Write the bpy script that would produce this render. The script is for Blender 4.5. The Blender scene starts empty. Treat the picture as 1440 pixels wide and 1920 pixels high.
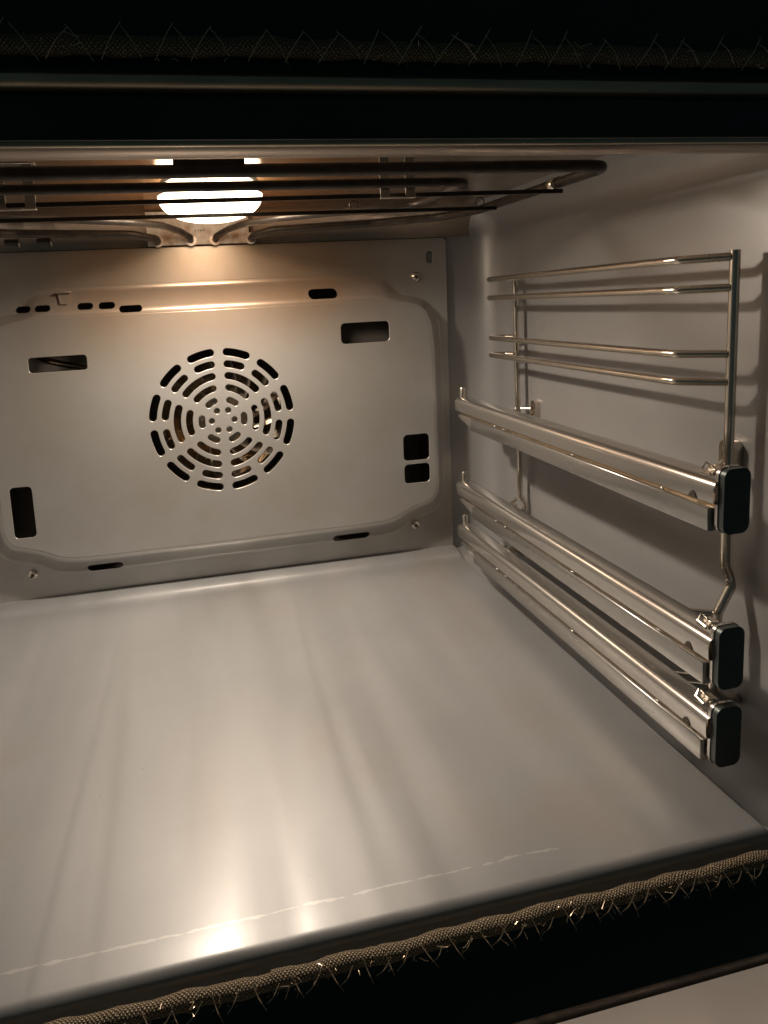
import bpy, bmesh, math, random
from mathutils import Vector, Matrix
random.seed(7)
PI = math.pi
scene = bpy.context.scene
C = scene.collection

# ---------------------------------------------------------------- camera
CAM = dict(cx=-0.03531, cy=-0.66963, cz=0.28276, yaw=0.19311, pitch=-0.13926, roll=-0.05291, f=1242.53, px=-124.52, py=-216.59)
def make_camera():
    yw, p, r = CAM['yaw'], CAM['pitch'], CAM['roll']
    F = Vector((math.sin(yw)*math.cos(p), math.cos(yw)*math.cos(p), math.sin(p)))
    R = Vector((math.cos(yw), -math.sin(yw), 0)); U = R.cross(F)
    R2 = R*math.cos(r) + U*math.sin(r); U2 = -R*math.sin(r) + U*math.cos(r)
    M = Matrix.Identity(4)
    for i in range(3):
        M[i][0], M[i][1], M[i][2] = R2[i], U2[i], -F[i]
    M[0][3], M[1][3], M[2][3] = CAM['cx'], CAM['cy'], CAM['cz']
    cd = bpy.data.cameras.new('camera'); co = bpy.data.objects.new('camera', cd); C.objects.link(co)
    co.matrix_world = M
    cd.sensor_fit = 'HORIZONTAL'; cd.sensor_width = 36
    cd.lens = 36*CAM['f']/1440
    cd.shift_x = -CAM['px']/1440; cd.shift_y = CAM['py']/1440
    cd.clip_start = 0.01; cd.clip_end = 50
    scene.camera = co
make_camera()

# ---------------------------------------------------------------- light of the dim kitchen + exposure
w = bpy.data.worlds.new("World"); scene.world = w; w.use_nodes = True
bg = w.node_tree.nodes['Background']; bg.inputs[0].default_value = (0.42, 0.66, 0.66, 1); bg.inputs[1].default_value = 0.036
scene.view_settings.view_transform = 'Standard'; scene.view_settings.look = 'None'
scene.view_settings.exposure = 0.0; scene.view_settings.gamma = 1
scene.render.engine = 'CYCLES'
scene.cycles.max_bounces = 10; scene.cycles.glossy_bounces = 6; scene.cycles.transparent_max_bounces = 12
scene.cycles.blur_glossy = 0.1
scene.cycles.sample_clamp_indirect = 8.0
LAMP = Vector((-0.007, -0.138, 0.3745))
LAMP_POWER = 9.2
LAMP_TILT = math.radians(10)      # spot leans towards the opening to dim the upper rear panel
def lamp_light():
    ld = bpy.data.lights.new('halogen_light', 'SPOT'); ld.energy = LAMP_POWER; ld.color = (1.0, 0.84, 0.68)
    ld.shadow_soft_size = 0.009
    ld.spot_size = math.radians(179); ld.spot_blend = 1.0
    lo = bpy.data.objects.new('halogen_light', ld); C.objects.link(lo); lo.location = LAMP
    lo.rotation_euler = Vector((0, -math.sin(LAMP_TILT), -math.cos(LAMP_TILT))).to_track_quat('-Z', 'Y').to_euler()
lamp_light()

# ---------------------------------------------------------------- materials
def mat(name, col, metal=0.0, rough=0.5, noise=0.0, nscale=40, stretch=(1,1,1), bump=0.0, bscale=400, rnoise=0.0, aniso=0.0, spec=0.5, tint=None, coat=0):
    m = bpy.data.materials.new(name); m.use_nodes = True
    nt = m.node_tree; b = nt.nodes['Principled BSDF']
    b.inputs['Base Color'].default_value = (*col, 1); b.inputs['Metallic'].default_value = metal
    b.inputs['Roughness'].default_value = rough; b.inputs['Specular IOR Level'].default_value = spec
    if aniso: b.inputs['Anisotropic'].default_value = aniso
    if coat: b.inputs['Coat Weight'].default_value = coat; b.inputs['Coat Roughness'].default_value = .13
    tc = nt.nodes.new('ShaderNodeTexCoord'); mp = nt.nodes.new('ShaderNodeMapping'); mp.inputs['Scale'].default_value = stretch
    nt.links.new(tc.outputs['Object'], mp.inputs[0])
    if noise or rnoise:
        n = nt.nodes.new('ShaderNodeTexNoise'); n.inputs['Scale'].default_value = nscale; n.inputs['Detail'].default_value = 6
        n.inputs['Roughness'].default_value = 0.6
        nt.links.new(mp.outputs[0], n.inputs['Vector'])
        if noise:
            mx = nt.nodes.new('ShaderNodeMix'); mx.data_type = 'RGBA'
            c2 = tint if tint else tuple(c*(1-noise) for c in col)
            mx.inputs[6].default_value = (*col, 1); mx.inputs[7].default_value = (*c2, 1)
            cr = nt.nodes.new('ShaderNodeMapRange'); cr.inputs[1].default_value = 0.38; cr.inputs[2].default_value = 0.68
            nt.links.new(n.outputs['Fac'], cr.inputs[0]); nt.links.new(cr.outputs[0], mx.inputs[0])
            nt.links.new(mx.outputs[2], b.inputs['Base Color'])
        if rnoise:
            mr = nt.nodes.new('ShaderNodeMapRange'); mr.inputs[3].default_value = rough - rnoise; mr.inputs[4].default_value = rough + rnoise
            mr.inputs[1].default_value = .3; mr.inputs[2].default_value = .7
            nt.links.new(n.outputs['Fac'], mr.inputs[0]); nt.links.new(mr.outputs[0], b.inputs['Roughness'])
    if bump:
        n2 = nt.nodes.new('ShaderNodeTexNoise'); n2.inputs['Scale'].default_value = bscale; n2.inputs['Detail'].default_value = 4
        nt.links.new(mp.outputs[0], n2.inputs['Vector'])
        bp = nt.nodes.new('ShaderNodeBump'); bp.inputs['Strength'].default_value = bump; bp.inputs['Distance'].default_value = 0.001
        nt.links.new(n2.outputs['Fac'], bp.inputs['Height']); nt.links.new(bp.outputs[0], b.inputs['Normal'])
    return m

M = {}
M['floor'] = mat('enamelled_steel_floor', (.255, .262, .27), .34, .40, noise=.08, nscale=9, bump=.03, bscale=60, coat=0)
M['wall'] = mat('enamelled_steel_wall', (.36, .36, .365), .42, .34, noise=.12, nscale=7, rnoise=.04, bump=.05, bscale=50, coat=.05)
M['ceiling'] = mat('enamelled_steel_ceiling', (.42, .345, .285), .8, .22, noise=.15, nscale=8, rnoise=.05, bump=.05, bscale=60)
M['panel'] = mat('satin_steel_panel', (.50, .495, .485), .66, .35, noise=.16, nscale=6, tint=(.41, .38, .34), rnoise=.04, bump=.04, bscale=80, coat=.2)
M['chrome'] = mat('polished_wire_steel', (.72, .66, .57), .95, .22, noise=.2, nscale=60, rnoise=.06)
M['rail'] = mat('satin_rail_steel', (.60, .58, .55), .92, .20, noise=.08, nscale=30, rnoise=.03, stretch=(6, .6, 6))
M['brushed'] = mat('flat_rail_steel', (.46, .45, .43), .88, .24, noise=.08, nscale=30, rnoise=.04, stretch=(6, .6, 6))
M['captop'] = mat('dark_cap_steel', (.085, .10, .098), .6, .4, noise=.2, nscale=60)
M['element'] = mat('oxidised_heating_tube', (.060, .050, .042), .5, .42, noise=.45, nscale=90, rnoise=.1, bump=.2, bscale=700)
M['elbar'] = mat('oxidised_support_bar', (.05, .04, .032), .6, .4, noise=.4, nscale=100)
M['black'] = mat('black_enamel', (.024, .038, .041), 0, .33, noise=.3, nscale=20, spec=.25)
M['dark'] = mat('dark_fan_chamber', (.22, .20, .18), .5, .4, noise=.3, nscale=20)
M['fan'] = mat('fan_steel', (.74, .66, .55), 1, .2, noise=.2, nscale=80, rnoise=.08)
M['ring'] = mat('ring_heater_tube', (.55, .42, .28), 1, .25, noise=.3, nscale=60)
M['bead'] = mat('steel_bead', (.50, .44, .34), .9, .25, noise=.35, nscale=14, stretch=(1, 6, 6))
M['plate'] = mat('terminal_plate', (.62, .55, .48), .45, .5, noise=.35, nscale=90, tint=(.35, .22, .14))
M['door'] = mat('door_inner_panel', (.47, .44, .42), .4, .3, noise=.1, nscale=10)
M['mark'] = mat('engraved_mark', (.06, .045, .035), 0, .6)
M['gasketw'] = mat('gasket_wire', (.70, .58, .42), .9, .3)
M['graph'] = mat('smudge_residue', (.30, .22, .16), 0, .7)

def gasket_mat():
    m = mat('braided_glass_fibre', (.24, .18, .11), 0, .7)
    nt = m.node_tree; b = nt.nodes['Principled BSDF']
    uv = nt.nodes.new('ShaderNodeUVMap')
    def wave(sx, sy, rot):
        mp = nt.nodes.new('ShaderNodeMapping'); mp.inputs['Rotation'].default_value = (0, 0, rot); mp.inputs['Scale'].default_value = (sx, sy, 1)
        nt.links.new(uv.outputs[0], mp.inputs[0])
        wv = nt.nodes.new('ShaderNodeTexWave'); wv.inputs['Scale'].default_value = 1.0; wv.inputs['Distortion'].default_value = 3.5; wv.inputs['Detail'].default_value = 2
        nt.links.new(mp.outputs[0], wv.inputs[0]); return wv
    a = wave(260, 260, .75); c = wave(260, 260, -.75)
    mx = nt.nodes.new('ShaderNodeMath'); mx.operation = 'MULTIPLY'
    nt.links.new(a.outputs['Fac'], mx.inputs[0]); nt.links.new(c.outputs['Fac'], mx.inputs[1])
    cr = nt.nodes.new('ShaderNodeValToRGB'); cr.color_ramp.elements[0].color = (.07, .05, .028, 1); cr.color_ramp.elements[1].color = (.70, .55, .35, 1)
    nt.links.new(mx.outputs[0], cr.inputs[0]); nt.links.new(cr.outputs[0], b.inputs['Base Color'])
    bp = nt.nodes.new('ShaderNodeBump'); bp.inputs['Strength'].default_value = 1; bp.inputs['Distance'].default_value = .0012
    nt.links.new(mx.outputs[0], bp.inputs['Height']); nt.links.new(bp.outputs[0], b.inputs['Normal'])
    return m
M['gasket'] = gasket_mat()

def glow_mat():
    m = bpy.data.materials.new('glowing_lamp_glass'); m.use_nodes = True; nt = m.node_tree
    nt.nodes.remove(nt.nodes['Principled BSDF']); out = nt.nodes['Material Output']
    e = nt.nodes.new('ShaderNodeEmission'); e.inputs[0].default_value = (1, .80, .56, 1); e.inputs[1].default_value = 6.5
    lw = nt.nodes.new('ShaderNodeLayerWeight'); lw.inputs[0].default_value = .35
    cr = nt.nodes.new('ShaderNodeValToRGB'); cr.color_ramp.elements[0].color = (1, .84, .62, 1); cr.color_ramp.elements[1].color = (.08, .025, .006, 1); cr.color_ramp.elements[0].position = .45; cr.color_ramp.elements[1].position = 1
    nt.links.new(lw.outputs['Facing'], cr.inputs[0]); nt.links.new(cr.outputs[0], e.inputs[0])
    t = nt.nodes.new('ShaderNodeBsdfTransparent'); a = nt.nodes.new('ShaderNodeAddShader')
    nt.links.new(e.outputs[0], a.inputs[0]); nt.links.new(t.outputs[0], a.inputs[1]); nt.links.new(a.outputs[0], out.inputs[0])
    return m
M['glow'] = glow_mat()

def add_scratch(m):
    """worn, dashed pale line along the front of the floor sheet, faint specks"""
    nt = m.node_tree; b = nt.nodes['Principled BSDF']; L = nt.links
    src = b.inputs['Base Color'].links[0].from_socket
    tc = nt.nodes.new('ShaderNodeTexCoord'); sp = nt.nodes.new('ShaderNodeSeparateXYZ'); L.new(tc.outputs['Object'], sp.inputs[0])
    def math_(op, a, b_=None, c=None):
        n = nt.nodes.new('ShaderNodeMath'); n.operation = op
        for i, v in enumerate((a, b_, c)):
            if v is None: continue
            if isinstance(v, (int, float)): n.inputs[i].default_value = v
            else: L.new(v, n.inputs[i])
        return n.outputs[0]
    nz = nt.nodes.new('ShaderNodeTexNoise'); nz.inputs['Scale'].default_value = 120; nz.inputs['Detail'].default_value = 5; L.new(tc.outputs['Object'], nz.inputs[0])
    nl = nt.nodes.new('ShaderNodeTexNoise'); nl.inputs['Scale'].default_value = 45; nl.inputs['Detail'].default_value = 5; L.new(tc.outputs['Object'], nl.inputs[0])
    y = math_('ADD', sp.outputs[1], math_('MULTIPLY', nl.outputs['Fac'], .004))
    d = math_('ABSOLUTE', math_('ADD', y, .3905))
    line = math_('LESS_THAN', d, math_('MULTIPLY', math_('SUBTRACT', nz.outputs['Fac'], .38), .0042))
    right = math_('LESS_THAN', sp.outputs[0], .132)
    line = math_('MULTIPLY', math_('MULTIPLY', line, right), .15)
    mx = nt.nodes.new('ShaderNodeMix'); mx.data_type = 'RGBA'; mx.inputs[7].default_value = (.85, .83, .80, 1)
    L.new(line, mx.inputs[0]); L.new(src, mx.inputs[6])
    # crumbs / specks burned on
    vo = nt.nodes.new('ShaderNodeTexVoronoi'); vo.inputs['Scale'].default_value = 38; L.new(tc.outputs['Object'], vo.inputs['Vector'])
    speck = math_('MULTIPLY', math_('LESS_THAN', vo.outputs['Distance'], .018), .6)
    fs = nt.nodes.new('ShaderNodeTexNoise'); fs.inputs['Scale'].default_value = 700; fs.inputs['Detail'].default_value = 2; L.new(tc.outputs['Object'], fs.inputs[0])
    fm = nt.nodes.new('ShaderNodeMapRange'); fm.inputs[1].default_value = .58; fm.inputs[2].default_value = .72; fm.inputs[3].default_value = 0; fm.inputs[4].default_value = .35; L.new(fs.outputs['Fac'], fm.inputs[0])
    st = nt.nodes.new('ShaderNodeTexNoise'); st.inputs['Scale'].default_value = 7; st.inputs['Detail'].default_value = 7; st.inputs['Roughness'].default_value = .65; L.new(tc.outputs['Object'], st.inputs[0])
    sm_ = nt.nodes.new('ShaderNodeMapRange'); sm_.inputs[1].default_value = .52; sm_.inputs[2].default_value = .75; sm_.inputs[3].default_value = 0; sm_.inputs[4].default_value = .45; L.new(st.outputs['Fac'], sm_.inputs[0])
    speck = math_('MAXIMUM', speck, math_('MULTIPLY', fm.outputs[0], math_('ADD', sm_.outputs[0], .25)))
    m3 = nt.nodes.new('ShaderNodeMix'); m3.data_type = 'RGBA'; m3.inputs[7].default_value = (.24, .20, .16, 1)
    L.new(sm_.outputs[0], m3.inputs[0]); L.new(mx.outputs[2], m3.inputs[6]); mx = m3
    m2 = nt.nodes.new('ShaderNodeMix'); m2.data_type = 'RGBA'; m2.inputs[7].default_value = (.12, .09, .07, 1)
    L.new(speck, m2.inputs[0]); L.new(mx.outputs[2], m2.inputs[6]); L.new(m2.outputs[2], b.inputs['Base Color'])
add_scratch(M['floor'])
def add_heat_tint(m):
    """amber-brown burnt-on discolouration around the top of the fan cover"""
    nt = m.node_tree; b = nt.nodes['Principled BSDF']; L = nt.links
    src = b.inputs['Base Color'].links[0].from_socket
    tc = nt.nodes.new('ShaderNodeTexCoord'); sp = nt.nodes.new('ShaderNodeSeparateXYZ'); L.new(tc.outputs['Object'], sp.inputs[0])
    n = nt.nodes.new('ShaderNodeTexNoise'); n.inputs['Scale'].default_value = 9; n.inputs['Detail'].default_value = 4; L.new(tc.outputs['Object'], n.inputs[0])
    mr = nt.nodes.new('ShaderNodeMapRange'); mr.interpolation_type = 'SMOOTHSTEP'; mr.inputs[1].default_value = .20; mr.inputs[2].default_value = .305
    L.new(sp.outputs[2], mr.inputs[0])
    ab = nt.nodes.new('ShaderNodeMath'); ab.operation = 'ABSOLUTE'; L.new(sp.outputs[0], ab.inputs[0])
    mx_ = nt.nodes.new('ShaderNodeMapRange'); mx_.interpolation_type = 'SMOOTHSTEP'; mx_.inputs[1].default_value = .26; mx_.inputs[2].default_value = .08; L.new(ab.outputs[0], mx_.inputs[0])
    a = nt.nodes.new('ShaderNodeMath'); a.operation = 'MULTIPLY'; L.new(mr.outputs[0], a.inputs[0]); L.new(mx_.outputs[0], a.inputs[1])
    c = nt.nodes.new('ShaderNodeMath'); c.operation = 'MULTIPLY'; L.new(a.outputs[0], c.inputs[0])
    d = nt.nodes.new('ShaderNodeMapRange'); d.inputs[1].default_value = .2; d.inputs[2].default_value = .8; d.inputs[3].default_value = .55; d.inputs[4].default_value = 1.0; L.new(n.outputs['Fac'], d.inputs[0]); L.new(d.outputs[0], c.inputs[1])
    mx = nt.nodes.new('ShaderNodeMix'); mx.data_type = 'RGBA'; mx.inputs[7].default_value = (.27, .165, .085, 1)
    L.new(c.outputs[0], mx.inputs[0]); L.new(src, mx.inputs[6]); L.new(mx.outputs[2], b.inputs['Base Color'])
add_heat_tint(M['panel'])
def add_ceiling_glow(m):
    """orange glow of the lamp painted into the ceiling colour, fading with distance"""
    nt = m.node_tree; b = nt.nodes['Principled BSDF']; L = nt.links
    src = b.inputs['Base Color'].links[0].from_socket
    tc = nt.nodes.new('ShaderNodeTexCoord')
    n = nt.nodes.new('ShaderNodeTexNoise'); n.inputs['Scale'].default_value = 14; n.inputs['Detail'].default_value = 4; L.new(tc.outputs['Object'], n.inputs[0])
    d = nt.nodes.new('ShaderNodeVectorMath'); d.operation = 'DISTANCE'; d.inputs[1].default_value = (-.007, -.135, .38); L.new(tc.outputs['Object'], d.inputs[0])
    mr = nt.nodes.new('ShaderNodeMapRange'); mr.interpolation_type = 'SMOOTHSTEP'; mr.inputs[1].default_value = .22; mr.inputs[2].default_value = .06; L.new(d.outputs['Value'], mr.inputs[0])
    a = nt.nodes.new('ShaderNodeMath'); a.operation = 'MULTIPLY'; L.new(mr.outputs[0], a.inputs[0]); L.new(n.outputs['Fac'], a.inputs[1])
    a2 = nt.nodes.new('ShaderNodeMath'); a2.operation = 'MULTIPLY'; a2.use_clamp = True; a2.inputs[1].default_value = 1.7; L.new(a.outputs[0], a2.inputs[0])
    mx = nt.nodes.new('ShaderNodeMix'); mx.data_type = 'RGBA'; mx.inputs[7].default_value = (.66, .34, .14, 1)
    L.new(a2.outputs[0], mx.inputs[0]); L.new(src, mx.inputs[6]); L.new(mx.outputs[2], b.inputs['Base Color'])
add_ceiling_glow(M['ceiling'])
def add_wipe_marks(m, base, amp):
    nt = m.node_tree; b = nt.nodes['Principled BSDF']; L = nt.links
    tc = nt.nodes.new('ShaderNodeTexCoord'); outs = []
    for rot, sc, seed in ((.12, (17, 1.3, 1), 3.1), (-.42, (24, 1.6, 1), 8.7)):
        mp = nt.nodes.new('ShaderNodeMapping'); mp.inputs['Rotation'].default_value = (0, 0, rot); mp.inputs['Scale'].default_value = sc; mp.inputs['Location'].default_value = (seed, seed, 0)
        L.new(tc.outputs['Object'], mp.inputs[0])
        n = nt.nodes.new('ShaderNodeTexNoise'); n.inputs['Scale'].default_value = 1; n.inputs['Detail'].default_value = 3; n.inputs['Distortion'].default_value = .35
        L.new(mp.outputs[0], n.inputs['Vector']); outs.append(n.outputs['Fac'])
    ad = nt.nodes.new('ShaderNodeMath'); ad.operation = 'ADD'; L.new(outs[0], ad.inputs[0]); L.new(outs[1], ad.inputs[1])
    mr = nt.nodes.new('ShaderNodeMapRange'); mr.inputs[1].default_value = .75; mr.inputs[2].default_value = 1.25
    mr.inputs[3].default_value = base-amp; mr.inputs[4].default_value = base+amp
    L.new(ad.outputs[0], mr.inputs[0]); L.new(mr.outputs[0], b.inputs['Roughness'])
    # smoother, polished wipe tracks: they only change the gloss
    prev = mr.outputs[0]
    for rot, sc, seed, w, amt in ((-.50, (12, .8, 1), 9.3, .06, .07),):
        mp = nt.nodes.new('ShaderNodeMapping'); mp.inputs['Rotation'].default_value = (0, 0, rot); mp.inputs['Scale'].default_value = sc; mp.inputs['Location'].default_value = (seed, seed, 0)
        L.new(tc.outputs['Object'], mp.inputs[0])
        n = nt.nodes.new('ShaderNodeTexNoise'); n.inputs['Scale'].default_value = 1; n.inputs['Detail'].default_value = 1.5; n.inputs['Distortion'].default_value = .5
        L.new(mp.outputs[0], n.inputs['Vector'])
        s1 = nt.nodes.new('ShaderNodeMath'); s1.operation = 'SUBTRACT'; s1.inputs[1].default_value = .5; L.new(n.outputs['Fac'], s1.inputs[0])
        s2 = nt.nodes.new('ShaderNodeMath'); s2.operation = 'ABSOLUTE'; L.new(s1.outputs[0], s2.inputs[0])
        s3 = nt.nodes.new('ShaderNodeMapRange'); s3.interpolation_type = 'SMOOTHSTEP'; s3.inputs[1].default_value = w; s3.inputs[2].default_value = 0; s3.inputs[3].default_value = 0; s3.inputs[4].default_value = amt; L.new(s2.outputs[0], s3.inputs[0])
        su = nt.nodes.new('ShaderNodeMath'); su.operation = 'SUBTRACT'; L.new(prev, su.inputs[0]); L.new(s3.outputs[0], su.inputs[1]); prev = su.outputs[0]
    L.new(prev, b.inputs['Roughness'])
    return mr
add_wipe_marks(M['floor'], .44, .09)

# ---------------------------------------------------------------- helpers
def link_mesh(name, me, m, parent=None, smooth=True):
    o = bpy.data.objects.new(name, me); C.objects.link(o)
    if m is not None:
        me.materials.clear(); me.materials.append(m)
    if smooth:
        for p in me.polygons: p.use_smooth = True
        try: me.set_sharp_from_angle(angle=math.radians(38))
        except Exception: pass
    if parent is not None: o.parent = parent
    return o
def obj(name, bm, m, parent=None, smooth=True, recalc=True):
    if recalc: bmesh.ops.recalc_face_normals(bm, faces=bm.faces)
    me = bpy.data.meshes.new(name); bm.to_mesh(me); bm.free()
    return link_mesh(name, me, m, parent, smooth)
def tag(o, label=None, cat=None, group=None, kind=None):
    if label: o['label'] = label
    if cat: o['category'] = cat
    if group: o['group'] = group
    if kind: o['kind'] = kind
    return o
def thing(name, label, cat, loc=(0, 0, 0), group=None):
    o = bpy.data.objects.new(name, None); C.objects.link(o); o.location = loc; o.empty_display_size = .02
    return tag(o, label, cat, group)
def fillet(pts, rad, n=6):
    pts = [Vector(p) for p in pts]; out = [pts[0]]
    for i in range(1, len(pts)-1):
        a, b, c = pts[i-1], pts[i], pts[i+1]
        u, v = (a-b), (c-b); ang = u.angle(v)
        r = rad[i] if isinstance(rad, (list, tuple)) else rad
        if r <= 0 or ang > PI-.01: out.append(b); continue
        t = min(r/math.tan(ang/2), u.length*.49, v.length*.49); r = t*math.tan(ang/2)
        p0, p1 = b+u.normalized()*t, b+v.normalized()*t
        for k in range(n+1):
            s = k/n
            out.append((1-s)**2*p0 + 2*s*(1-s)*b + s*s*p1)
    out.append(pts[-1]); return out
def add_tube(bm, pts, r, seg=14, caps=True, uv=False):
    pts = [Vector(p) for p in pts]; rings = []; N = None
    n = len(pts); dist = 0; uvl = bm.loops.layers.uv.verify() if uv else None; ds = []
    for i, p in enumerate(pts):
        T = (pts[min(i+1, n-1)] - pts[max(i-1, 0)]).normalized()
        if N is None:
            N = T.orthogonal().normalized()
        else: N = (N - T*N.dot(T)).normalized()
        B = T.cross(N); rr = r[i] if isinstance(r, (list, tuple)) else r
        if i: dist += (p-pts[i-1]).length
        ds.append(dist)
        rings.append([bm.verts.new(p + (N*math.cos(2*PI*k/seg)+B*math.sin(2*PI*k/seg))*rr) for k in range(seg)])
    for i in range(n-1):
        for k in range(seg):
            f = bm.faces.new((rings[i][k], rings[i][(k+1) % seg], rings[i+1][(k+1) % seg], rings[i+1][k]))
            if uv:
                rr = r[i] if isinstance(r, (list, tuple)) else r
                c = 2*PI*rr/seg
                for lp, (uu, vv) in zip(f.loops, ((ds[i], k*c), (ds[i], (k+1)*c), (ds[i+1], (k+1)*c), (ds[i+1], k*c))): lp[uvl].uv = (uu, vv)
    if caps:
        bm.faces.new(rings[0][::-1]); bm.faces.new(rings[-1])
def tube(name, pts, r, m, parent=None, seg=14):
    bm = bmesh.new(); add_tube(bm, pts, r, seg); return obj(name, bm, m, parent)
def add_box(bm, lo, hi, bev=0, seg=2):
    lo, hi = Vector(lo), Vector(hi); c = (lo+hi)/2; s = hi-lo
    r = bmesh.ops.create_cube(bm, size=1)
    for v in r['verts']: v.co = Vector((v.co.x*s.x, v.co.y*s.y, v.co.z*s.z)) + c
    if bev:
        es = list({e for v in r['verts'] for e in v.link_edges})
        bmesh.ops.bevel(bm, geom=es, offset=bev, segments=seg, affect='EDGES', profile=.5)
def box(name, lo, hi, m, parent=None, bev=0, seg=2):
    bm = bmesh.new(); add_box(bm, lo, hi, bev, seg); return obj(name, bm, m, parent)
def sweep_x(name, prof, x0, x1, m, parent=None, n=1):
    """profile of (y,z) points extruded along x"""
    bm = bmesh.new(); rows = []
    for i in range(n+1):
        x = x0+(x1-x0)*i/n; rows.append([bm.verts.new((x, y, z)) for y, z in prof])
    for a, b in zip(rows, rows[1:]):
        for k in range(len(prof)-1): bm.faces.new((a[k], a[k+1], b[k+1], b[k]))
    return bm
def prism(bm, pts2, a0, a1, axis='y'):
    """closed 2D outline extruded along an axis; pts2 in the two other axes"""
    def P(p, a): return {'y': (p[0], a, p[1]), 'x': (a, p[0], p[1]), 'z': (p[0], p[1], a)}[axis]
    A = [bm.verts.new(P(p, a0)) for p in pts2]; B = [bm.verts.new(P(p, a1)) for p in pts2]
    bm.faces.new(A); bm.faces.new(B[::-1])
    for i in range(len(pts2)): j = (i+1) % len(pts2); bm.faces.new((A[i], B[i], B[j], A[j]))
def rrect(x0, x1, z0, z1, r, n=5, skew=0.0):
    pts = []
    for cx, cz, a0 in ((x1-r, z1-r, 0), (x0+r, z1-r, 90), (x0+r, z0+r, 180), (x1-r, z0+r, 270)):
        for k in range(n+1):
            a = math.radians(a0+90*k/n); pts.append((cx+r*math.cos(a), cz+r*math.sin(a)))
    return pts
def arcslot(cx, cz, r0, r1, a0, a1, n=8):
    """curved slot with rounded ends; angles in degrees are the cap centres"""
    rm, h = (r0+r1)/2, (r1-r0)/2; pts = []
    A0, A1 = math.radians(a0), math.radians(a1)
    for k in range(n+1): a = A0+(A1-A0)*k/n; pts.append((cx+r1*math.cos(a), cz+r1*math.sin(a)))
    for k in range(1, 6):
        b = A1+PI*k/6; pts.append((cx+rm*math.cos(A1)+h*math.cos(b), cz+rm*math.sin(A1)+h*math.sin(b)))
    for k in range(n+1): a = A1+(A0-A1)*k/n; pts.append((cx+r0*math.cos(a), cz+r0*math.sin(a)))
    for k in range(1, 6):
        b = A0+PI+PI*k/6; pts.append((cx+rm*math.cos(A0)+h*math.cos(b), cz+rm*math.sin(A0)+h*math.sin(b)))
    return pts
def circ(cx, cz, r, n=20): return [(cx+r*math.cos(2*PI*k/n), cz+r*math.sin(2*PI*k/n)) for k in range(n)]
def plate(name, loops, y, thick, bev, m, parent=None):
    """sheet in the XZ plane at depth y with real holes (first loop is the outline), rims rounded"""
    cu = bpy.data.curves.new(name, 'CURVE'); cu.dimensions = '2D'; cu.fill_mode = 'BOTH'
    cu.extrude = thick/2; cu.bevel_depth = bev; cu.bevel_resolution = 2; cu.offset = -bev
    for lp in loops:
        s = cu.splines.new('POLY'); s.points.add(len(lp)-1); s.use_cyclic_u = True
        for p, (x, z) in zip(s.points, lp): p.co = (x, z, 0, 1)
    tmp = bpy.data.objects.new('tmp', cu); C.objects.link(tmp)
    dg = bpy.context.evaluated_depsgraph_get(); me = bpy.data.meshes.new_from_object(tmp.evaluated_get(dg))
    bpy.data.objects.remove(tmp)
    me.transform(Matrix(((1, 0, 0, 0), (0, 0, -1, y), (0, 1, 0, 0), (0, 0, 0, 1))))
    me.name = name
    return link_mesh(name, me, m, parent)

# ================================================================ OVEN BODY (liner, front frame)
WX = 0.297
oven = thing('oven_cavity', 'grey steel oven interior seen through its black framed opening', 'oven')
# floor: flat sheet, front lip rolled down, slight cove at the back; channel and rounded corner along the sides
def floor():
    bm = bmesh.new()
    ys = []
    for k in range(7):                                 # rolled front lip
        a = PI/2*k/6; ys.append((-.4055-.0060*math.cos(a), -.0060+.0060*math.sin(a), ))
    prof = [(-.4117, -.020), (-.4117, -.012)] + [(y, z) for y, z in ys]
    prof += [(-.392, .0), (-.36, 0), (-.30, 0), (-.2, 0), (-.1, 0), (-.045, 0)]
    for k in range(1, 9):                              # gentle cove near the back panel
        a = math.radians(40)*k/8; prof.append((-.030+.021*math.sin(a), .021*(1-math.cos(a))*.98))
    y, z = prof[-1]; prof += [(y+.006, z+.0022), (y+.012, z+.003), (.012, z+.003)]
    # columns across x
    R = .024
    right = [(.2405, 0), (.2425, -.0012), (.245, -.0045), (.2475, -.0055), (.260, -.0055)]
    for k in range(1, 9):
        a = PI/2*k/8; right.append((WX-R+R*math.sin(a), -.0055+R*(1-math.cos(a))))
    cols = [(-x, dz) for x, dz in right[::-1]] + [(-.12, 0), (0, 0), (.12, 0)] + right
    grid = []
    for (y, z) in prof:
        row = []
        for (x, dz) in cols:
            zz = z + dz
            if abs(x) > .2405 and y > -.06 and dz <= 0: zz = dz + max(0, z)
            row.append(bm.verts.new((x, y, zz)))
        grid.append(row)
    for a, b in zip(grid, grid[1:]):
        for k in range(len(cols)-1): bm.faces.new((a[k], a[k+1], b[k+1], b[k]))
    o = obj('cavity_floor', bm, M['floor'], oven)
    return o
floor()

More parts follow.
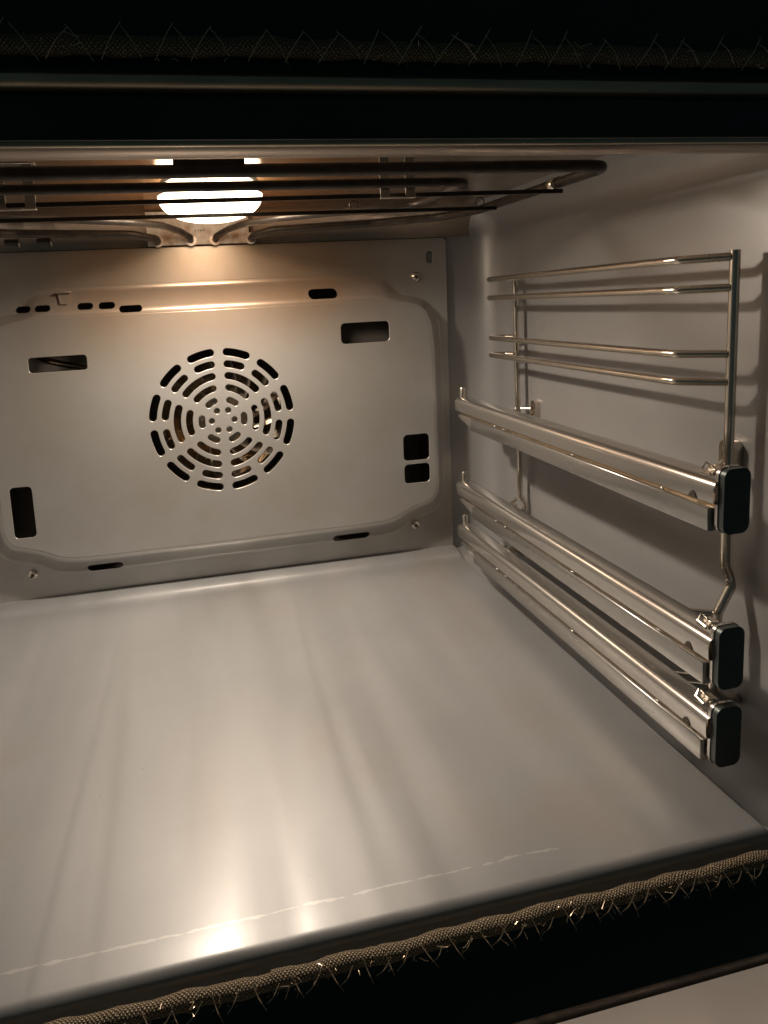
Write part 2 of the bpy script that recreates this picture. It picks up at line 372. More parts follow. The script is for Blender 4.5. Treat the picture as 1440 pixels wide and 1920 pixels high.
# side walls: flat side, rounded into the rear wall (plan view profile) and into the ceiling
def side_wall(s):
    bm = bmesh.new()
    plan = [(WX+.012, -.4135), (WX+.004, -.4125), (WX, -.408), (WX, -.3), (WX, -.2), (WX, -.1), (WX-.0012, -.075), (WX-.002, -.06), (WX-.002, -.035)]
    R = .036
    for k in range(1, 11):
        a = PI/2*k/10; plan.append((WX-.002-R+R*math.cos(a), -.030+R*math.sin(a)))
    plan += [(.2436, .0050), (.2428, .020)]
    zs = [-.0065, .0185, .05, .1, .15, .2, .25, .3, .341]
    grid = []
    for (x, y) in plan:
        row = [bm.verts.new((s*x, y, z)) for z in zs]
        Rc = .044
        for k in range(1, 9):
            a = PI/2*k/8; q = .036*(1-math.cos(a))
            # bend inward towards the cavity centre
            nx, ny = (x-q, y) if y < -.03 else (x-q*max(.0, (x-.20)/.1), y-q)
            row.append(bm.verts.new((s*nx, ny, .341+Rc*math.sin(a))))
        grid.append(row)
    for a, b in zip(grid, grid[1:]):
        for k in range(len(a)-1): bm.faces.new((a[k], a[k+1], b[k+1], b[k]))
    return obj('side_wall', bm, M['wall'], oven)
side_wall(1); side_wall(-1)

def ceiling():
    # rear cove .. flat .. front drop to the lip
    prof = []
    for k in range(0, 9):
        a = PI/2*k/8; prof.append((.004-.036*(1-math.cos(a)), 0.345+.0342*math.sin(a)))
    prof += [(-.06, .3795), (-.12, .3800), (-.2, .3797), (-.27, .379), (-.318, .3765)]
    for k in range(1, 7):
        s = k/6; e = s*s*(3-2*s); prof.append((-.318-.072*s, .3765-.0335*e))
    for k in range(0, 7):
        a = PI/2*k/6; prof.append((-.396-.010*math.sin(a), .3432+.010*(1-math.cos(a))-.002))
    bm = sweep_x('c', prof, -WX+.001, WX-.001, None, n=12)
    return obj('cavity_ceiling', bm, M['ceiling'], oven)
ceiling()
# rear wall behind the fan cover (chamber)
def chamber():
    bm = bmesh.new(); add_box(bm, (-.235, .078, .004), (.235, .082, .345)); obj('rear_wall', bm, M['dark'], oven)
    bm = bmesh.new()
    add_box(bm, (-.240, .002, .002), (-.236, .078, .345)); add_box(bm, (.236, .002, .002), (.240, .078, .345))
    add_box(bm, (-.236, .004, .346), (.236, .078, .349)); add_box(bm, (-.236, .014, .000), (.236, .078, .0035))
    obj('chamber_liner', bm, M['dark'], oven)
chamber()

# front frame: black enamel face around the opening
def front_frame():
    f = -.4140
    bm = bmesh.new()
    add_box(bm, (-.36, f, -.20), (.36, f+.02-.0175, -.0125))                      # below
    add_box(bm, (-.36, f-.0012, .3436), (.36, f+.006, .3592), .0015)                # band over the opening
    add_box(bm, (-.36, f+.001, .3594), (.36, f+.006, .56))                       # above
    add_box(bm, (WX+.010, f, -.0120), (.36, f+.004, .3430)); add_box(bm, (-.36, f, -.0120), (-WX-.010, f+.004, .3430))
    obj('front_frame', bm, M['black'], oven)
    # rolled steel bead above the band
    prof = []
    for k in range(13):
        a = PI*k/12 - PI/2; prof.append((f-.0005-.0048*math.cos(a), .3635+.0034*math.sin(a)))
    bm = sweep_x('b', prof, -.36, .36, None, n=1)
    tr = obj('trim_bead', bm, M['bead'], oven)
    # thin bright return of the lip
    prof = [(f-.0012-.0012*math.cos(PI*k/8-PI/2), .3424+.0011*math.sin(PI*k/8-PI/2)) for k in range(9)]
    bm = sweep_x('b', prof, -WX-.008, WX+.008, None, n=1); obj('lip_edge', bm, M['bead'], oven)
front_frame()

# shell behind everything, so no light leaks in from outside
def shell():
    bm = bmesh.new()
    add_box(bm, (-.36, -.405, .395), (.36, .12, .40)); add_box(bm, (-.36, .1, -.03), (.36, .105, .385))
    add_box(bm, (-.36, -.405, -.03), (.36, .1, -.026)); add_box(bm, (-.355, -.405, -.026), (-.35, .1, .385)); add_box(bm, (.35, -.405, -.026), (.355, .1, .385))
    obj('outer_casing', bm, M['black'], oven)
shell()

# open door below the opening
def door():
    t = box('oven_door', (-.31, -.96, -.07), (.31, -.4455, -.0365), M['black'], oven, .002)
    def L(o): pass
    L(box('inner_panel', (-.30, -.95, -.036), (.30, -.4455, -.0302), M['door'], t, .0012))
    L(box('panel_trim', (-.302, -.4451, -.037), (.302, -.4415, -.0298), M['elbar'], t, .0008))
door()

# ================================================================ DOOR GASKET
def gasket():
    g = thing('door_gasket', 'frayed brown braided rope seal with zigzag wire around the opening', 'seal', (0, -.419, -.008))
    inv = Vector((0, .419, .008))
    y = -.4185
    # closed ring round the opening, lower corners turn up, slightly wavy
    base = fillet([(-.02, y, -.0072), (.268, y, -.0078), (.315, y, .03), (.315, y, .34), (.29, y, .3735), (-.29, y, .3735), (-.315, y, .34), (-.315, y, .03), (-.268, y, -.0055), (-.02, y, -.0072)], .045, 14)
    pts = []
    for a, b in zip(base, base[1:]):
        n = max(1, int((b-a).length/.0028))
        for k in range(n): pts.append(a.lerp(b, k/n))
    pts.append(base[-1])
    ph = [random.uniform(0, 6) for _ in range(4)]
    P = []; R = []
    for i, p in enumerate(pts):
        s = i*.0028
        wv = .0003*math.sin(s*50+ph[0])+.0002*math.sin(s*190+ph[1])+.0009
        P.append(p+Vector((0, .0004*math.sin(s*120+ph[2]), wv)) + inv); R.append(.0034+.0003*math.sin(s*260+ph[3])+random.uniform(-.00018, .00018))
    bm = bmesh.new(); add_tube(bm, P, R, 18, False, True)
    obj('braided_rope', bm, M['gasket'], g)
    # zigzag retaining wire sewn along the rope
    for (xa, xb, z0, step, up) in ((-.27, .262, -.0074, .0135, 1), (-.28, .28, .3735, .017, -1)):
        bm = bmesh.new()
        x = xa
        while x < xb:
            for q in (0, 1):
                z1, z2 = (z0+.0048*up, z0-.0062*up) if q == 0 else (z0-.0062*up, z0+.0048*up)
                jx, jz = random.uniform(-.002, .002), random.uniform(-.0018, .0018)
                xa_, xb_ = x+q*step*.42, x+(q+1)*step*.42
                a = Vector((xa_, y-.0030, z1)); b = Vector((xb_+jx, y-.0052, z2+jz))
                mid = (a+b)/2 + Vector((0, -.0018, .0004))
                add_tube(bm, [p+inv for p in fillet([a, mid, b], .01, 4)], .00024 if up > 0 else .00013, 5)
            x += step*random.uniform(.7, 1.3)
        obj('zigzag_wire', bm, M['gasketw'], g)
    # loose frayed fibres
    bm = bmesh.new()
    for _ in range(230):
        x = random.uniform(-.16, .28); a = random.uniform(-.2, 2*PI)
        z0 = -.0073; 
        if x > .262: continue
        if random.random() < .25: z0 = .3735; x = random.uniform(-.28, .28)
        p = Vector((x, y-.0042*abs(math.cos(a)), z0+.0043*math.sin(a)))
        d = Vector((random.uniform(-1, 1), -random.uniform(.1, .6), random.uniform(-.7, .5)))*random.uniform(.0015, .0055)
        add_tube(bm, [p+inv, p+d*.5+Vector((0, 0, random.uniform(-.0006, .0006)))+inv, p+d+inv], .00013, 4)
    tag(obj('frayed_fibre', bm, M['gasketw'], g), kind='stuff')
gasket()

# ================================================================ FAN COVER PANEL
FC = (-.0035, .1722)
cover = thing('fan_cover', 'pressed steel rear panel with round slotted fan grille and dark cut-outs', 'fan cover', (0, 0, .0055))
cinv = (0, 0, -.0055)
def mirror(l): return l + [(-x, z) for x, z in l[::-1]]
def fan_cover():
    parts = []
    yr = -.0185
    KC = (.66963-.0189)/(.66963-.0083)
    def K(p, k=KC): return (CAM['cx']+(p[0]-CAM['cx'])*k, CAM['cz']+(p[1]-CAM['cz'])*k)
    # emboss outlines (closed), outer at the flange, inner at the raised face
    o_r = [(.155, .3105), (.168, .3085), (.1755, .305), (.1815, .2985), (.1885, .2905), (.1965, .2868), (.2090, .2845), (.2200, .2795), (.2280, .2700), (.2322, .2550), (.2340, .2300), (.2340, .1430), (.2328, .0720), (.2300, .0590), (.2240, .0500), (.2150, .0458), (.2040, .0436), (.1950, .0410), (.1875, .0355), (.1800, .0310), (.1700, .0285), (.155, .0272)]
    i_r = [(.145, .2822), (.1560, .2820), (.1650, .2815), (.1730, .2800), (.1800, .2795), (.1880, .2785), (.1970, .2770), (.2050, .2740), (.2110, .2680), (.2160, .2550), (.2190, .2300), (.2200, .1430), (.2205, .0840), (.2185, .0740), (.2130, .0670), (.2060, .0640), (.1980, .0620), (.1890, .0590), (.1800, .0550), (.1720, .0510), (.1620, .0485), (.145, .0475)]
    outer = mirror(o_r); inner = mirror([K(p) for p in i_r])
    # flange
    fl = rrect(-.2410, .2410, .0062, .3440, .004)
    key = rrect(.2186, .2262, .3185, .3310, .0034)
    flange = plate('flange', [fl, outer, key], 0, .0008, .0003, M['panel'], cover); flange.location = cinv
    box('key_slot_back', (.217, .0035, .317), (.228, .0045, .3325), M['wall'], cover).location = cinv
    # slope
    bm = bmesh.new(); rows = []; n = len(outer); T = 20
    for t in range(T+1):
        s = t/T; q = min(1, max(0, (s-.06)/.88)); e = (q*q/.3 if q < .15 else (1-(1-q)**2/.3 if q > .85 else .075+(q-.15)*.85/.7))
        rows.append([bm.verts.new((outer[k][0]*(1-s)+inner[k][0]*s, -.0007+(yr+.0000)*e, outer[k][1]*(1-s)+inner[k][1]*s)) for k in range(n)])
    for a, b in zip(rows, rows[1:]):
        for k in range(n): j = (k+1) % n; bm.faces.new((a[k], a[j], b[j], b[k]))
    me = bpy.data.meshes.new('slope'); bmesh.ops.recalc_face_normals(bm, faces=bm.faces); bm.to_mesh(me); bm.free()
    slope = link_mesh('slope', me, None, cover, False)
    sm = slope.modifiers.new('s', 'SOLIDIFY'); sm.thickness = .0008; sm.offset = 0
    # cutters through the slope
    cut = bmesh.new()
    SL = [(-.1478, -.1135, .0335, .0428), (.1042, .1447, .0332, .0425)]
    TS = [(-.1884, -.1733, .2938, .3000), (-.1693, -.1550, .2938, .3000), (-.1310, -.1168, .2939, .3003), (-.1118, -.0969, .2935, .3001), (-.0932, -.0721, .2893, .2960), (.0896, .1192, .2925, .3028)]
    for x0, x1, z0, z1 in SL+TS:
        prism(cut, [K(p, 1-(1-KC)*.35) for p in rrect(x0, x1, z0, z1, (z1-z0)/2*.96, 6)], -.04, .03)
    bmesh.ops.recalc_face_normals(cut, faces=cut.faces)
    cme = bpy.data.meshes.new('cut'); cut.to_mesh(cme); cut.free(); co = bpy.data.objects.new('cut', cme); C.objects.link(co)
    bo = slope.modifiers.new('b', 'BOOLEAN'); bo.operation = 'DIFFERENCE'; bo.object = co; bo.solver = 'EXACT'
    dg = bpy.context.evaluated_depsgraph_get(); dg.update(); nm = bpy.data.meshes.new_from_object(slope.evaluated_get(dg))
    slope.modifiers.clear(); slope.data = nm; bpy.data.objects.remove(co)
    nm.materials.clear(); nm.materials.append(M['panel'])
    for p in nm.polygons: p.use_smooth = True
    nm.set_sharp_from_angle(angle=math.radians(35)); slope.name = 'embossed_edge'; slope.location = cinv
    # rolled rims round the small slots of the slope (metal edges catch the lamp)
    # raised face with real cut-outs
    holes = [rrect(-.1801, -.1276, .2320, .2463, .003), rrect(.1216, .1730, .2402, .2613, .0045),
             rrect(.1840, .2130, .1112, .1395, .0048), rrect(.1842, .2128, .0862, .1072, .0046), rrect(-.2099, -.1898, .0735, .1240, .0042)]
    gx, gz = FC
    for r0, r1, n, half in ((64.6, 72.2, 12, 0), (53.0, 60.2, 12, 0), (41.4, 48.6, 6, 0), (29.9, 36.6, 6, 0), (17.8, 24.3, 6, 0)):
        r0 /= 1000; r1 /= 1000; rm = (r0+r1)/2; h = (r1-r0)/2
        spoke = .0085/2 + h
        for k in range(n):
            c = 360/n*k + (15 if n == 12 else 0)
            sp = math.degrees(math.asin(min(.9, spoke/rm)))
            half_w = 180/n - sp
            # the third ring only runs inside its spokes, like the photo
            holes.append(arcslot(gx, gz, r0, r1, c-half_w, c+half_w, 8 if n == 6 else 5))
    for k in range(6): a = math.radians(60*k); holes.append(circ(gx+.0112*math.cos(a), gz+.0112*math.sin(a), .0031, 14))
    face = plate('grille_face', [inner]+[[K(p) for p in h_] for h_ in holes], yr-.0007, .0008, .0004, M['panel'], cover); face.location = cinv
    # two pressed creases (very shallow ribs)
    for x0, z0, x1, z1 in ((-.1163, .278, -.1122, .058), (.1107, .278, .1061, .058)):
        (x0, z0), (x1, z1) = K((x0, z0)), K((x1, z1))
        bm = bmesh.new(); yy = yr-.0013
        for k in range(1):
            a = [(x0-.0009, yy, z0), (x0, yy-.00012, z0), (x0+.0009, yy, z0)]; b = [(x1-.0009, yy, z1), (x1, yy-.00012, z1), (x1+.0009, yy, z1)]
            A = [bm.verts.new(p) for p in a]; B = [bm.verts.new(p) for p in b]
            for q in range(2): bm.faces.new((A[q], A[q+1], B[q+1], B[q]))
        obj('crease', bm, M['panel'], cover).location = cinv
    # dimples and smudge
    for x, z in ((.191, .2555), (.1922, .2404)):
        x, z = K((x, z))
        bm = bmesh.new(); bmesh.ops.create_uvsphere(bm, u_segments=12, v_segments=8, radius=.0016)
        for v in bm.verts: v.co = Vector((v.co.x+x, v.co.y*.35+yr-.0010, v.co.z+z))
        obj('dimple', bm, M['panel'], cover).location = cinv
    # pressed clip above the slot row
    bm = bmesh.new(); add_box(bm, (-.1490, -.0105, .3045), (-.1360, -.0030, .3062), .0005)
    a = [(-.1480, -.0070, .3044), (-.1370, -.0070, .3044), (-.1395, -.0150, .2945), (-.1455, -.0150, .2945)]
    A = [bm.verts.new(p) for p in a]; B = [bm.verts.new((x, y+.0008, z-.0004)) for x, y, z in a]
    bm.faces.new(A); bm.faces.new(B[::-1])
    for q in range(4): r_ = (q+1) % 4; bm.faces.new((A[q], B[q], B[r_], A[r_]))
    obj('clip', bm, M['panel'], cover).location = cinv
    # screws
    for x, z in ((-.1993, .0334), (.1972, .0370), (.2063, .3052), (-.2060, .3052)):
        bm = bmesh.new()
        prof = [(0, -.0022), (.0012, -.0022), (.0016, -.0036), (.0030, -.0042), (.0044, -.0032), (.0048, -.0012), (.0052, -.0004)]
        n = 20; rows = []
        for r, yy in prof:
            rows.append([bm.verts.new((x+max(r, .00005)*math.cos(2*PI*k/n), yy, z+max(r, .00005)*math.sin(2*PI*k/n))) for k in range(n)])
        for a, b in zip(rows, rows[1:]):
            for k in range(n): j = (k+1) % n; bm.faces.new((a[k], a[j], b[j], b[k]))
        bm.faces.new(rows[0])
        s = obj('screw', bm, M['chrome'], cover); s.location = cinv
        bm = bmesh.new(); prism(bm, circ(x, z, .0014, 6), -.0030, -.0024); obj('hex_recess', bm, M['mark'], s)
fan_cover()

# ================================================================ FAN + RING HEATER behind the grille
def fan():
    gx, gz = FC
    t = thing('convection_fan', 'bladed steel fan wheel glinting behind the round slotted grille', 'fan', (gx, .003, gz))
    bm = bmesh.new(); n = 18
    for k in range(n):
        a = 2*PI*k/n; tilt = 1.1
        d = Vector((math.cos(a), 0, math.sin(a))); e = Vector((-math.sin(a), 0, math.cos(a)))
        r0, r1 = .028, .060; h = .020
        vs = []
        for r, tw in ((r0, 0), ((r0+r1)/2, .0025), (r1, .009)):
            for yy in (-h/2, h/2):
                vs.append(bm.verts.new(d*r + e*(tw + (yy*tilt)) + Vector((0, yy, 0))))
        bm.faces.new((vs[0], vs[1], vs[3], vs[2])); bm.faces.new((vs[2], vs[3], vs[5], vs[4]))
    o = obj('blade_ring', bm, M['fan'], t, recalc=False)
    bm = bmesh.new(); prism(bm, circ(0, 0, .0615, 48), .0105, .0115); obj('back_disc', bm, M['fan'], t)
    bm = bmesh.new(); prism(bm, circ(0, 0, .010, 20), -.012, .0105); prism(bm, circ(0, 0, .0045, 6), -.018, -.0122); obj('hub', bm, M['chrome'], t)
    h = thing('ring_heater', 'coiled round heating tube circling the fan behind the slotted grille', 'heating element', (gx, .008, gz))
    bm = bmesh.new()
    for rr, yy in ((.080, -.010), (.080, .0), (.080, .010)):
        pts = [(rr*math.cos(2*PI*k/72), yy, rr*math.sin(2*PI*k/72)) for k in range(71)]
        add_tube(bm, pts, .0033, 12)
    add_tube(bm, [(-.076, -.004, .04), (-.12, -.006, .058), (-.155, -.008, .068), (-.17, 0, .072)], .0030, 10)
    obj('heater_coil', bm, M['ring'], h)
fan()

# ================================================================ LAMP
def lamp():
    t = thing('oven_lamp', 'round glass oven lamp glowing white in the ceiling near the back', 'lamp', (LAMP.x, LAMP.y, .3685))
    def lathe(prof, m, name, n=48):
        bm = bmesh.new(); rows = [[bm.verts.new((max(r, 1e-5)*math.cos(2*PI*k/n), max(r, 1e-5)*math.sin(2*PI*k/n), z)) for k in range(n)] for r, z in prof]
        for a, b in zip(rows, rows[1:]):
            for k in range(n): j = (k+1) % n; bm.faces.new((a[k], a[j], b[j], b[k]))
        return obj(name, bm, m, t)
    lathe([(.0290, .0110), (.0300, .0060), (.0345, .0025)]+[(.0400*math.cos(PI/2*k/10)**.8, -.0195*math.sin(PI/2*k/10)) for k in range(11)], M['glow'], 'lamp_glass')
    lathe([(.0292, .0108), (.0292, .0085), (.0330, .0080), (.0360, .0092), (.0370, .0108)], M['chrome'], 'lamp_ring')
lamp()

# ================================================================ GRILL ELEMENTS
def grill():
    zc = .3560
    t = thing('grill_element', 'outer dark heating tube looping widest under the oven ceiling', 'heating element', (0, -.15, zc), group=None)
    inv = Vector((0, .15, -zc))
    def loc(pts): return [Vector(p)+inv for p in pts]
    mx = -.010
    outer = [(.036, -.006, .3485), (.037, -.022, .3500), (.055, -.031, .3540), (.150, -.043, zc), (.205, -.075, zc), (.2245, -.115, zc), (.2245, -.2975, zc),
             (2*mx-.2245, -.2975, zc), (2*mx-.2245, -.115, zc), (2*mx-.205, -.075, zc), (2*mx-.150, -.043, zc), (2*mx-.055, -.031, .3540), (-.0535, -.022, .3500), (-.0525, -.006, .3485)]
    tube('heating_tube', loc(fillet(outer, [0, .006, .012, .03, .04, .03, .0135, .0135, .03, .04, .03, .012, .006, 0], 8)), .0036, M['element'], t, 18)
    for sx in (1, -1):
        x = .2245 if sx > 0 else 2*mx-.2245
        tube('ferrule', loc([(x, -.232, zc), (x, -.2335, zc), (x, -.2345, zc), (x, -.2375, zc), (x, -.2385, zc)]), [.0038, .0044, .0044, .0044, .0038], M['chrome'], t)
    reflection_block = box('reflection_block', Vector((-.034, -.3000, .3570))+inv, Vector((.004, -.2955, .3648))+inv, M['elbar'], t, .0008)  # added dark block, hides the middle of the lamp's reflection in the ceiling
    t2 = thing('grill_element', 'inner dark heating tube forming the smaller loop around the lamp', 'heating element', (0, -.12, zc))
    inv2 = Vector((0, .12, -zc))
    inner = [(.0015, -.006, .3485), (.002, -.020, .3510), (.012, -.036, .3550), (.026, -.070, zc), (.050, -.098, zc), (.090, -.122, zc), (.1545, -.160, zc), (.1545, -.2520, zc),
             (2*mx-.1545, -.2520, zc), (2*mx-.1545, -.160, zc), (2*mx-.090, -.122, zc), (2*mx-.05, -.098, zc), (-.046, -.070, zc), (-.032, -.036, .3550), (-.0225, -.020, .3510), (-.0215, -.006, .3485)]
    tube('heating_tube', [Vector(p)+inv2 for p in fillet(inner, [0, .006, .012, .02, .02, .03, .02, .012, .012, .02, .03, .02, .02, .012, .006, 0], 8)], .0030, M['element'], t2, 16)
    # support bars below the tubes
    for nm, z, y0, y1, x0, x1, lab in (('support_bar', .3508, -.2290, -.2430, -.235, .2265, 'long thin dark support bar nearest the opening under the grill tubes'),
                                       ('support_bar', .3515, -.1620, -.1620, -.225, .2180, 'shorter thin dark support bar further back under the grill tubes')):
        bm = bmesh.new(); n = 12; rows = []
        for k in range(n+1):
            x = x0+(x1-x0)*k/n; y = y0+(y1-y0)*k/n
            rows.append([bm.verts.new((x, y+a, z-.0003+b)) for a, b in ((-.0011, -.0015), (.0011, -.0015), (.0011, .0012), (-.0011, .0012))])
        for a, b in zip(rows, rows[1:]):
            for k in range(4): j = (k+1) % 4; bm.faces.new((a[k], a[j], b[j], b[k]))
        bm.faces.new(rows[0]); bm.faces.new(rows[-1])
        o = obj(nm, bm, M['elbar'], None); tag(o, lab, 'bar')
        # clips over the tubes
        for cx in ((.2245, .1545, -.1745) if y0 < -.2 else (.2040, .1)):
            r = .0037 if cx > .2 else .0031; yc = (y0+(y1-y0)*(cx-x0)/(x1-x0))
            bm = bmesh.new()
            pts = [(cx+r*math.cos(a), yc, zc+r*math.sin(a)) for a in [math.radians(-50+28*q) for q in range(11)]]
            add_tube(bm, pts, .0005, 6); obj('clip', bm, M['elbar'], o)
    # ceiling hangers carrying the front bar
    for i, (cx, lab) in enumerate(((.107, 'small folded steel hanger holding the front support bar right of the lamp'), (-.128, 'small folded steel hanger holding the front support bar at left'))):
        bm = bmesh.new(); yc = -.2335 - .014*(cx+.128)/.235
        for dx in (-.0085, .0085):
            add_box(bm, (cx+dx-.0032, yc-.0005, .3478), (cx+dx+.0032, yc+.0006, .3745), .0003, 1)
        add_box(bm, (cx-.0117, yc-.0022, .3472), (cx+.0117, yc+.0022, .3480), .0002, 1)
        add_box(bm, (cx-.0135, yc-.004, .3735), (cx+.0135, yc+.004, .3748), .0003, 1)
        tag(obj('hanger', bm, M['chrome'], None), lab, 'bracket')
    # terminal plate at the back
    p = thing('terminal_plate', 'small lit steel plate below the lamp where the grill tubes enter', 'plate', (-.014, -.008, .346))
    o = Vector((.014, .008, -.346))
    bm = bmesh.new()
    prism(bm, [(-.0065, .3448), (-.0085, .3452), (-.0105, .3560), (-.0160, .3700), (-.0190, .3748), (-.0170, .3748), (-.0095, .3600)], -.0620, .0340, 'x')
    for v in bm.verts: v.co += o
    obj('plate', bm, M['plate'], p)
    for x in (.036, .0015, -.0215, -.0525):
        bm = bmesh.new(); prism(bm, circ(x, .3490, .0055, 16), -.0098, -.0075)
        for v in bm.verts: v.co += o
        obj('terminal_collar', bm, M['plate'], p)
    # tiny stamped characters
    cu = bpy.data.curves.new('stamp', 'FONT'); cu.body = 'I HM'; cu.size = .0046; cu.extrude = .00008; cu.align_x = 'CENTER'
    to = bpy.data.objects.new('tmp', cu); C.objects.link(to); dg = bpy.context.evaluated_depsgraph_get()
    me = bpy.data.meshes.new_from_object(to.evaluated_get(dg)); bpy.data.objects.remove(to)
    me.transform(Matrix.Translation(Vector((-.0125, -.0121, .3566))+o) @ Matrix.Rotation(math.radians(72), 4, 'X'))
    link_mesh('stamp', me, M['mark'], p, False)
    # two sensor sleeves at the upper left
    for x, lab in ((-.1755, 'leftmost of two short ringed steel sleeves at the upper left of the back'), (-.1480, 'right one of two short ringed steel sleeves at the upper left of the back')):
        s = thing('steel_sleeve', lab, 'sleeve', (x, -.012, .3520), 'ringed sleeves under the ceiling')
        tube('sleeve_body', [(-.012, 0, 0), (0, 0, 0)], .0030, M['element'], s)
        tube('sleeve_ring', [(0, 0, 0), (.0012, 0, 0)], .0046, M['chrome'], s)
grill()

# ================================================================ SHELF RACK
RX, WXI = .2835, .2617
def rack(s=1):
    yF, yR = -.3315, -.0680
    lab = 'polished wire side rack with two upper shelf supports hooked on the right wall' if s > 0 else 'wire side rack on the opposite wall'
    t = thing('shelf_rack', lab, 'rack', (RX*s, -.2, .01))
    inv = Vector((-RX*s, .2, -.01))
    def L(pts): return [Vector((p[0]*s, p[1], p[2]))+inv for p in pts]
    # uprights
    fr = [(RX, yF, .3010), (RX, yF, .1080), (RX+.0052, yF+.001, .0985), (RX+.0050, yF, .0930), (RX-.004, yF, .0770), (RX-.006, yF, .0260), (RX+.004, yF, .0160), (RX+.012, yF, .0160)]
    tube('upright', L(fillet(fr, .005, 5)), .0029, M['chrome'], t, 18)
    rr = [(RX, yR, .2960), (RX+.001, yR-.004, .0810), (RX+.0065, yR-.004, .0700), (RX+.0062, yR-.003, .0650), (RX-.003, yR, .0520), (RX-.005, yR, .0260), (RX+.004, yR, .0160), (RX+.012, yR, .0160)]
    tube('upright', L(fillet(rr, .005, 5)), .0026, M['chrome'], t, 18)
    # four shelf wires: bowed inwards, welded to the uprights
    for z in (.2972, .2793, .2401, .2231):
        w = [(RX-.0018, yF+.001, z), (WXI+.001, -.3110, z), (WXI, -.302, z), (WXI, -.060, z), (WXI+.003, -.0540, z), (RX-.006, -.0590, z), (RX-.001, yR+.001, z)]
        if z > .25: w = [(RX-.0018, yF+.001, z), (WXI+.001, -.3110, z), (WXI, -.302, z), (WXI, -.060, z), (WXI+.002, -.0520, z), (RX-.006, -.0580, z), (RX-.001, yR+.001, z)]
        tube('shelf_wire', L(fillet(w, .007, 5)), .0026, M['chrome'], t, 16)
    # carrier wires behind the runners
    for z in (.1630, .1560, .0755, .0690, .0310, .0250):
        w = [(RX-.002, yF+.001, z), (WXI-.012, -.312, z), (WXI-.012, -.100, z), (RX-.002, yR, z)]
        tube('carrier_wire', L(fillet(w, .007, 4)), .0022, M['chrome'], t, 12)
    # rear tie rod to the wall
    tube('tie_rod', L([(RX-.001, yR, .1690), (WX-.002, yR-.014, .1700)]), .0012, M['chrome'], t, 10)
    tube('tie_rod', L([(RX-.006, yF+.004, .1690), (WX-.002, yF+.009, .1740)]), .0022, M['chrome'], t, 10)
    bm = bmesh.new(); bmesh.ops.create_uvsphere(bm, u_segments=14, v_segments=10, radius=.0036)
    for v in bm.verts: v.co += Vector(((RX-.0065)*s, yF+.0045, .1685))+inv
    obj('rod_knob', bm, M['chrome'], t)
    return t
rack(1)
# wall fasteners the rack hooks into
for (y, z, hy, hz, lab) in ((-.0870, .1690, .0042, .0095, 'small rounded steel catch on the right wall behind the rear upright'), (-.3225, .1745, .0060, .0105, 'larger bright looped steel catch on the right wall at the front upright')):
    bm = bmesh.new()
    o_ = rrect(-hy, hy, -hz, hz, hy*.75, 6); i_ = rrect(-hy+.0022, hy-.0022, -hz+.0022, hz-.0022, hy*.45, 6)
    A = [bm.verts.new((0, a, b)) for a, b in o_]; B = [bm.verts.new((0, a, b)) for a, b in i_]
    A2 = [bm.verts.new((-.006, a, b)) for a, b in o_]; B2 = [bm.verts.new((-.006, a, b)) for a, b in i_]
    n = len(o_)
    for k in range(n):
        j = (k+1) % n
        bm.faces.new((A2[k], A2[j], B2[j], B2[k])); bm.faces.new((A[k], A[j], A2[j], A2[k])); bm.faces.new((B[k], B[j], B2[j], B2[k]))
    o = obj('wall_catch', bm, M['chrome'], None); o.location = (WX-.0005, y, z); tag(o, lab, 'catch')
    tube('catch_pin', [(-.0005, 0, -.001), (-.0075, 0, -.001)], .0024, M['chrome'], o)

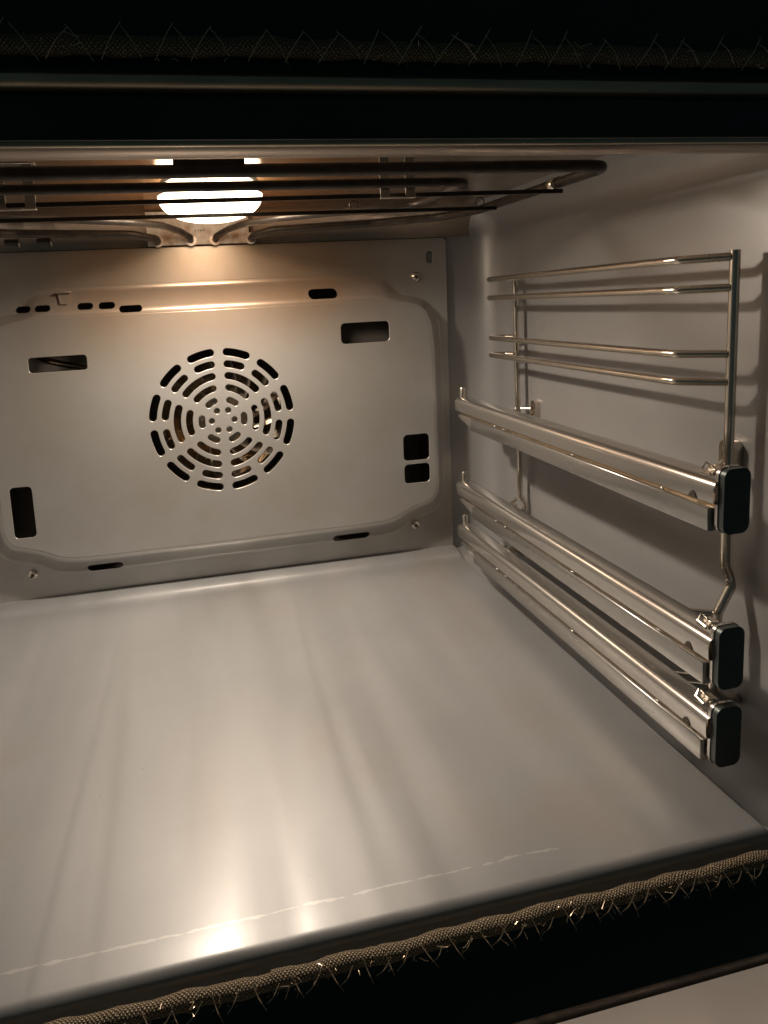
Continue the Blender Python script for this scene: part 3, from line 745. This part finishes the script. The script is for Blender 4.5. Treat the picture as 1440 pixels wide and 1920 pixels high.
# ================================================================ TELESCOPIC RUNNERS
def runner(z, label, gapend):
    y0, y1 = -.047, -.3835
    t = thing('shelf_runner', label, 'runner', (.2350, -.2, z), 'telescopic runners')
    inv = Vector((-.2350, .2, -z))
    def fin(bm, nm, m, par=None):
        for v in bm.verts: v.co += inv
        return obj(nm, bm, m, par or t)
    # upper rail: rounded shoulder, flat side (profile in x,z), swept along y
    xo, xi = .2262, .2440
    prof = [(xi, -.0060), (xi-.0004, -.0020), (xi-.0022, -.0004), (xi-.005, 0)]
    for k in range(0, 9):
        a = PI/2*k/8; prof.append((xo+.0052-.0052*math.sin(a), -.0052+.0052*math.cos(a)))
    prof += [(xo, -.0085), (xo+.0003, -.0128), (xo+.0016, -.0134), (xo+.003, -.0134)]
    bm = bmesh.new(); rows = []
    ys = [y0+.0045, y0+.003, y0, y0-.004, y0-.02, -.1, -.16, -.22, -.28, -.34, y1]
    sc = [.25, .7, .92, 1, 1, 1, 1, 1, 1, 1, 1]
    cx, cz = (xo+xi)/2, -.0062
    for y, s in zip(ys, sc):
        rows.append([bm.verts.new((cx+(x-cx)*s, y, z+cz+(zz-cz)*s)) for x, zz in prof])
    for a, b in zip(rows, rows[1:]):
        for k in range(len(prof)-1): bm.faces.new((a[k], a[k+1], b[k+1], b[k]))
    bm.faces.new(rows[0])
    o = fin(bm, 'upper_rail', M['rail'])
    # inner slide seen in the gap (copper-lit) and ball race
    bm = bmesh.new(); add_box(bm, (xo+.0032, y1+.001, z-.0172), (xi-.002, y0-.010, z-.0130), .0006, 1); fin(bm, 'slide', M['ring'])
    # lower outer rail: plate stepping in behind a tapered tongue at the rear
    bm = bmesh.new()
    side = [(y1+.0030, -.0158), (-.0860, -.0158), (-.0860, -.0272), (y1+.0030, -.0285)]
    prism(bm, [(y, z+q) for y, q in side], xo-.0002, xi-.001, 'x')
    es = [e for e in bm.edges if abs(e.verts[0].co.x-e.verts[1].co.x) < 1e-6 and e.verts[0].co.x < xo]
    bmesh.ops.bevel(bm, geom=es, offset=.0008, segments=2, affect='EDGES', profile=.5)
    # punched notches along the upper rim
    fin(bm, 'lower_rail', M['brushed'])
    bm = bmesh.new()
    prism(bm, [(y, z+q) for y, q in ((-.0861, -.0160), (y0-.010, -.0156), (y0-.0065, -.0175), (y0-.008, -.0200), (-.0740, -.0222), (-.0861, -.0262))], xo+.0012, xi-.003, 'x')
    bmesh.ops.bevel(bm, geom=list(bm.edges), offset=.0007, segments=2, affect='EDGES', profile=.5)
    fin(bm, 'rear_tongue', M['rail'])
    # rivets / dimples on the flat side
    for yy in (-.135, -.152, -.255, -.345):
        bm = bmesh.new(); add_box(bm, (xo-.0001, yy-.0020, z-.0150), (xo+.001, yy+.0020, z-.0138), .0003, 1); fin(bm, 'stop_lug', M['rail'])
    # triangular notch near the cap
    bm = bmesh.new(); prism(bm, [(-.3720, z-.0130), (-.3660, z-.0130), (-.3680, z-.0098), (-.3695, z-.0090), (-.3708, z-.0098)], xo-.00025, xo+.0002, 'x'); fin(bm, 'notch', M['mark'])
    # rear peg
    px, py = .2345, y0-.0025
    bm = bmesh.new(); add_tube(bm, [(px, py, z-.004), (px, py, z+.0088), (px, py, z+.0096)], [.0027, .0027, .0022], 16); fin(bm, 'peg', M['chrome'])
    # front cap: thick rounded stop plate
    bm = bmesh.new(); prism(bm, rrect(.2290, .2448, z-.0288, z+.0062, .0048, 6), y1-.0040, y1-.0006)
    es = [e for e in bm.edges if e.calc_face_angle(0) > 1.2]
    bmesh.ops.bevel(bm, geom=es, offset=.0007, segments=2, affect='EDGES', profile=.5)
    cap = fin(bm, 'stop_cap', M['captop'])
    bm = bmesh.new(); prism(bm, rrect(.2284, .2452, z-.0292, z+.0066, .0052, 6), y1-.0006, y1+.0012); fin(bm, 'cap_rim', M['rail'])
    # bent latch tab just behind the cap, on top
    bm = bmesh.new()
    tri = [(-.3640, .0004), (-.3735, .0004), (-.3700, .0052), (-.3685, .0052)]
    add_tube(bm, [(.2330, -.3740, z+.0004), (.2335, -.3670, z+.0012), (.2370, -.3660, z+.0045), (.2385, -.3720, z+.0014), (.2345, -.3745, z+.0006)], .0007, 6)
    add_box(bm, (.2375, -.3745, z-.0006), (.2425, -.3665, z+.0022), .0006, 1)
    fin(bm, 'latch_tab', M['chrome'])
    return t
runner(.1819, 'uppermost telescopic steel runner, set apart below the wire supports', 0)
runner(.0952, 'middle telescopic steel runner with copper lit slit ending part way', 0)
runner(.0496, 'lowest telescopic steel runner just above the oven floor edge', 0)
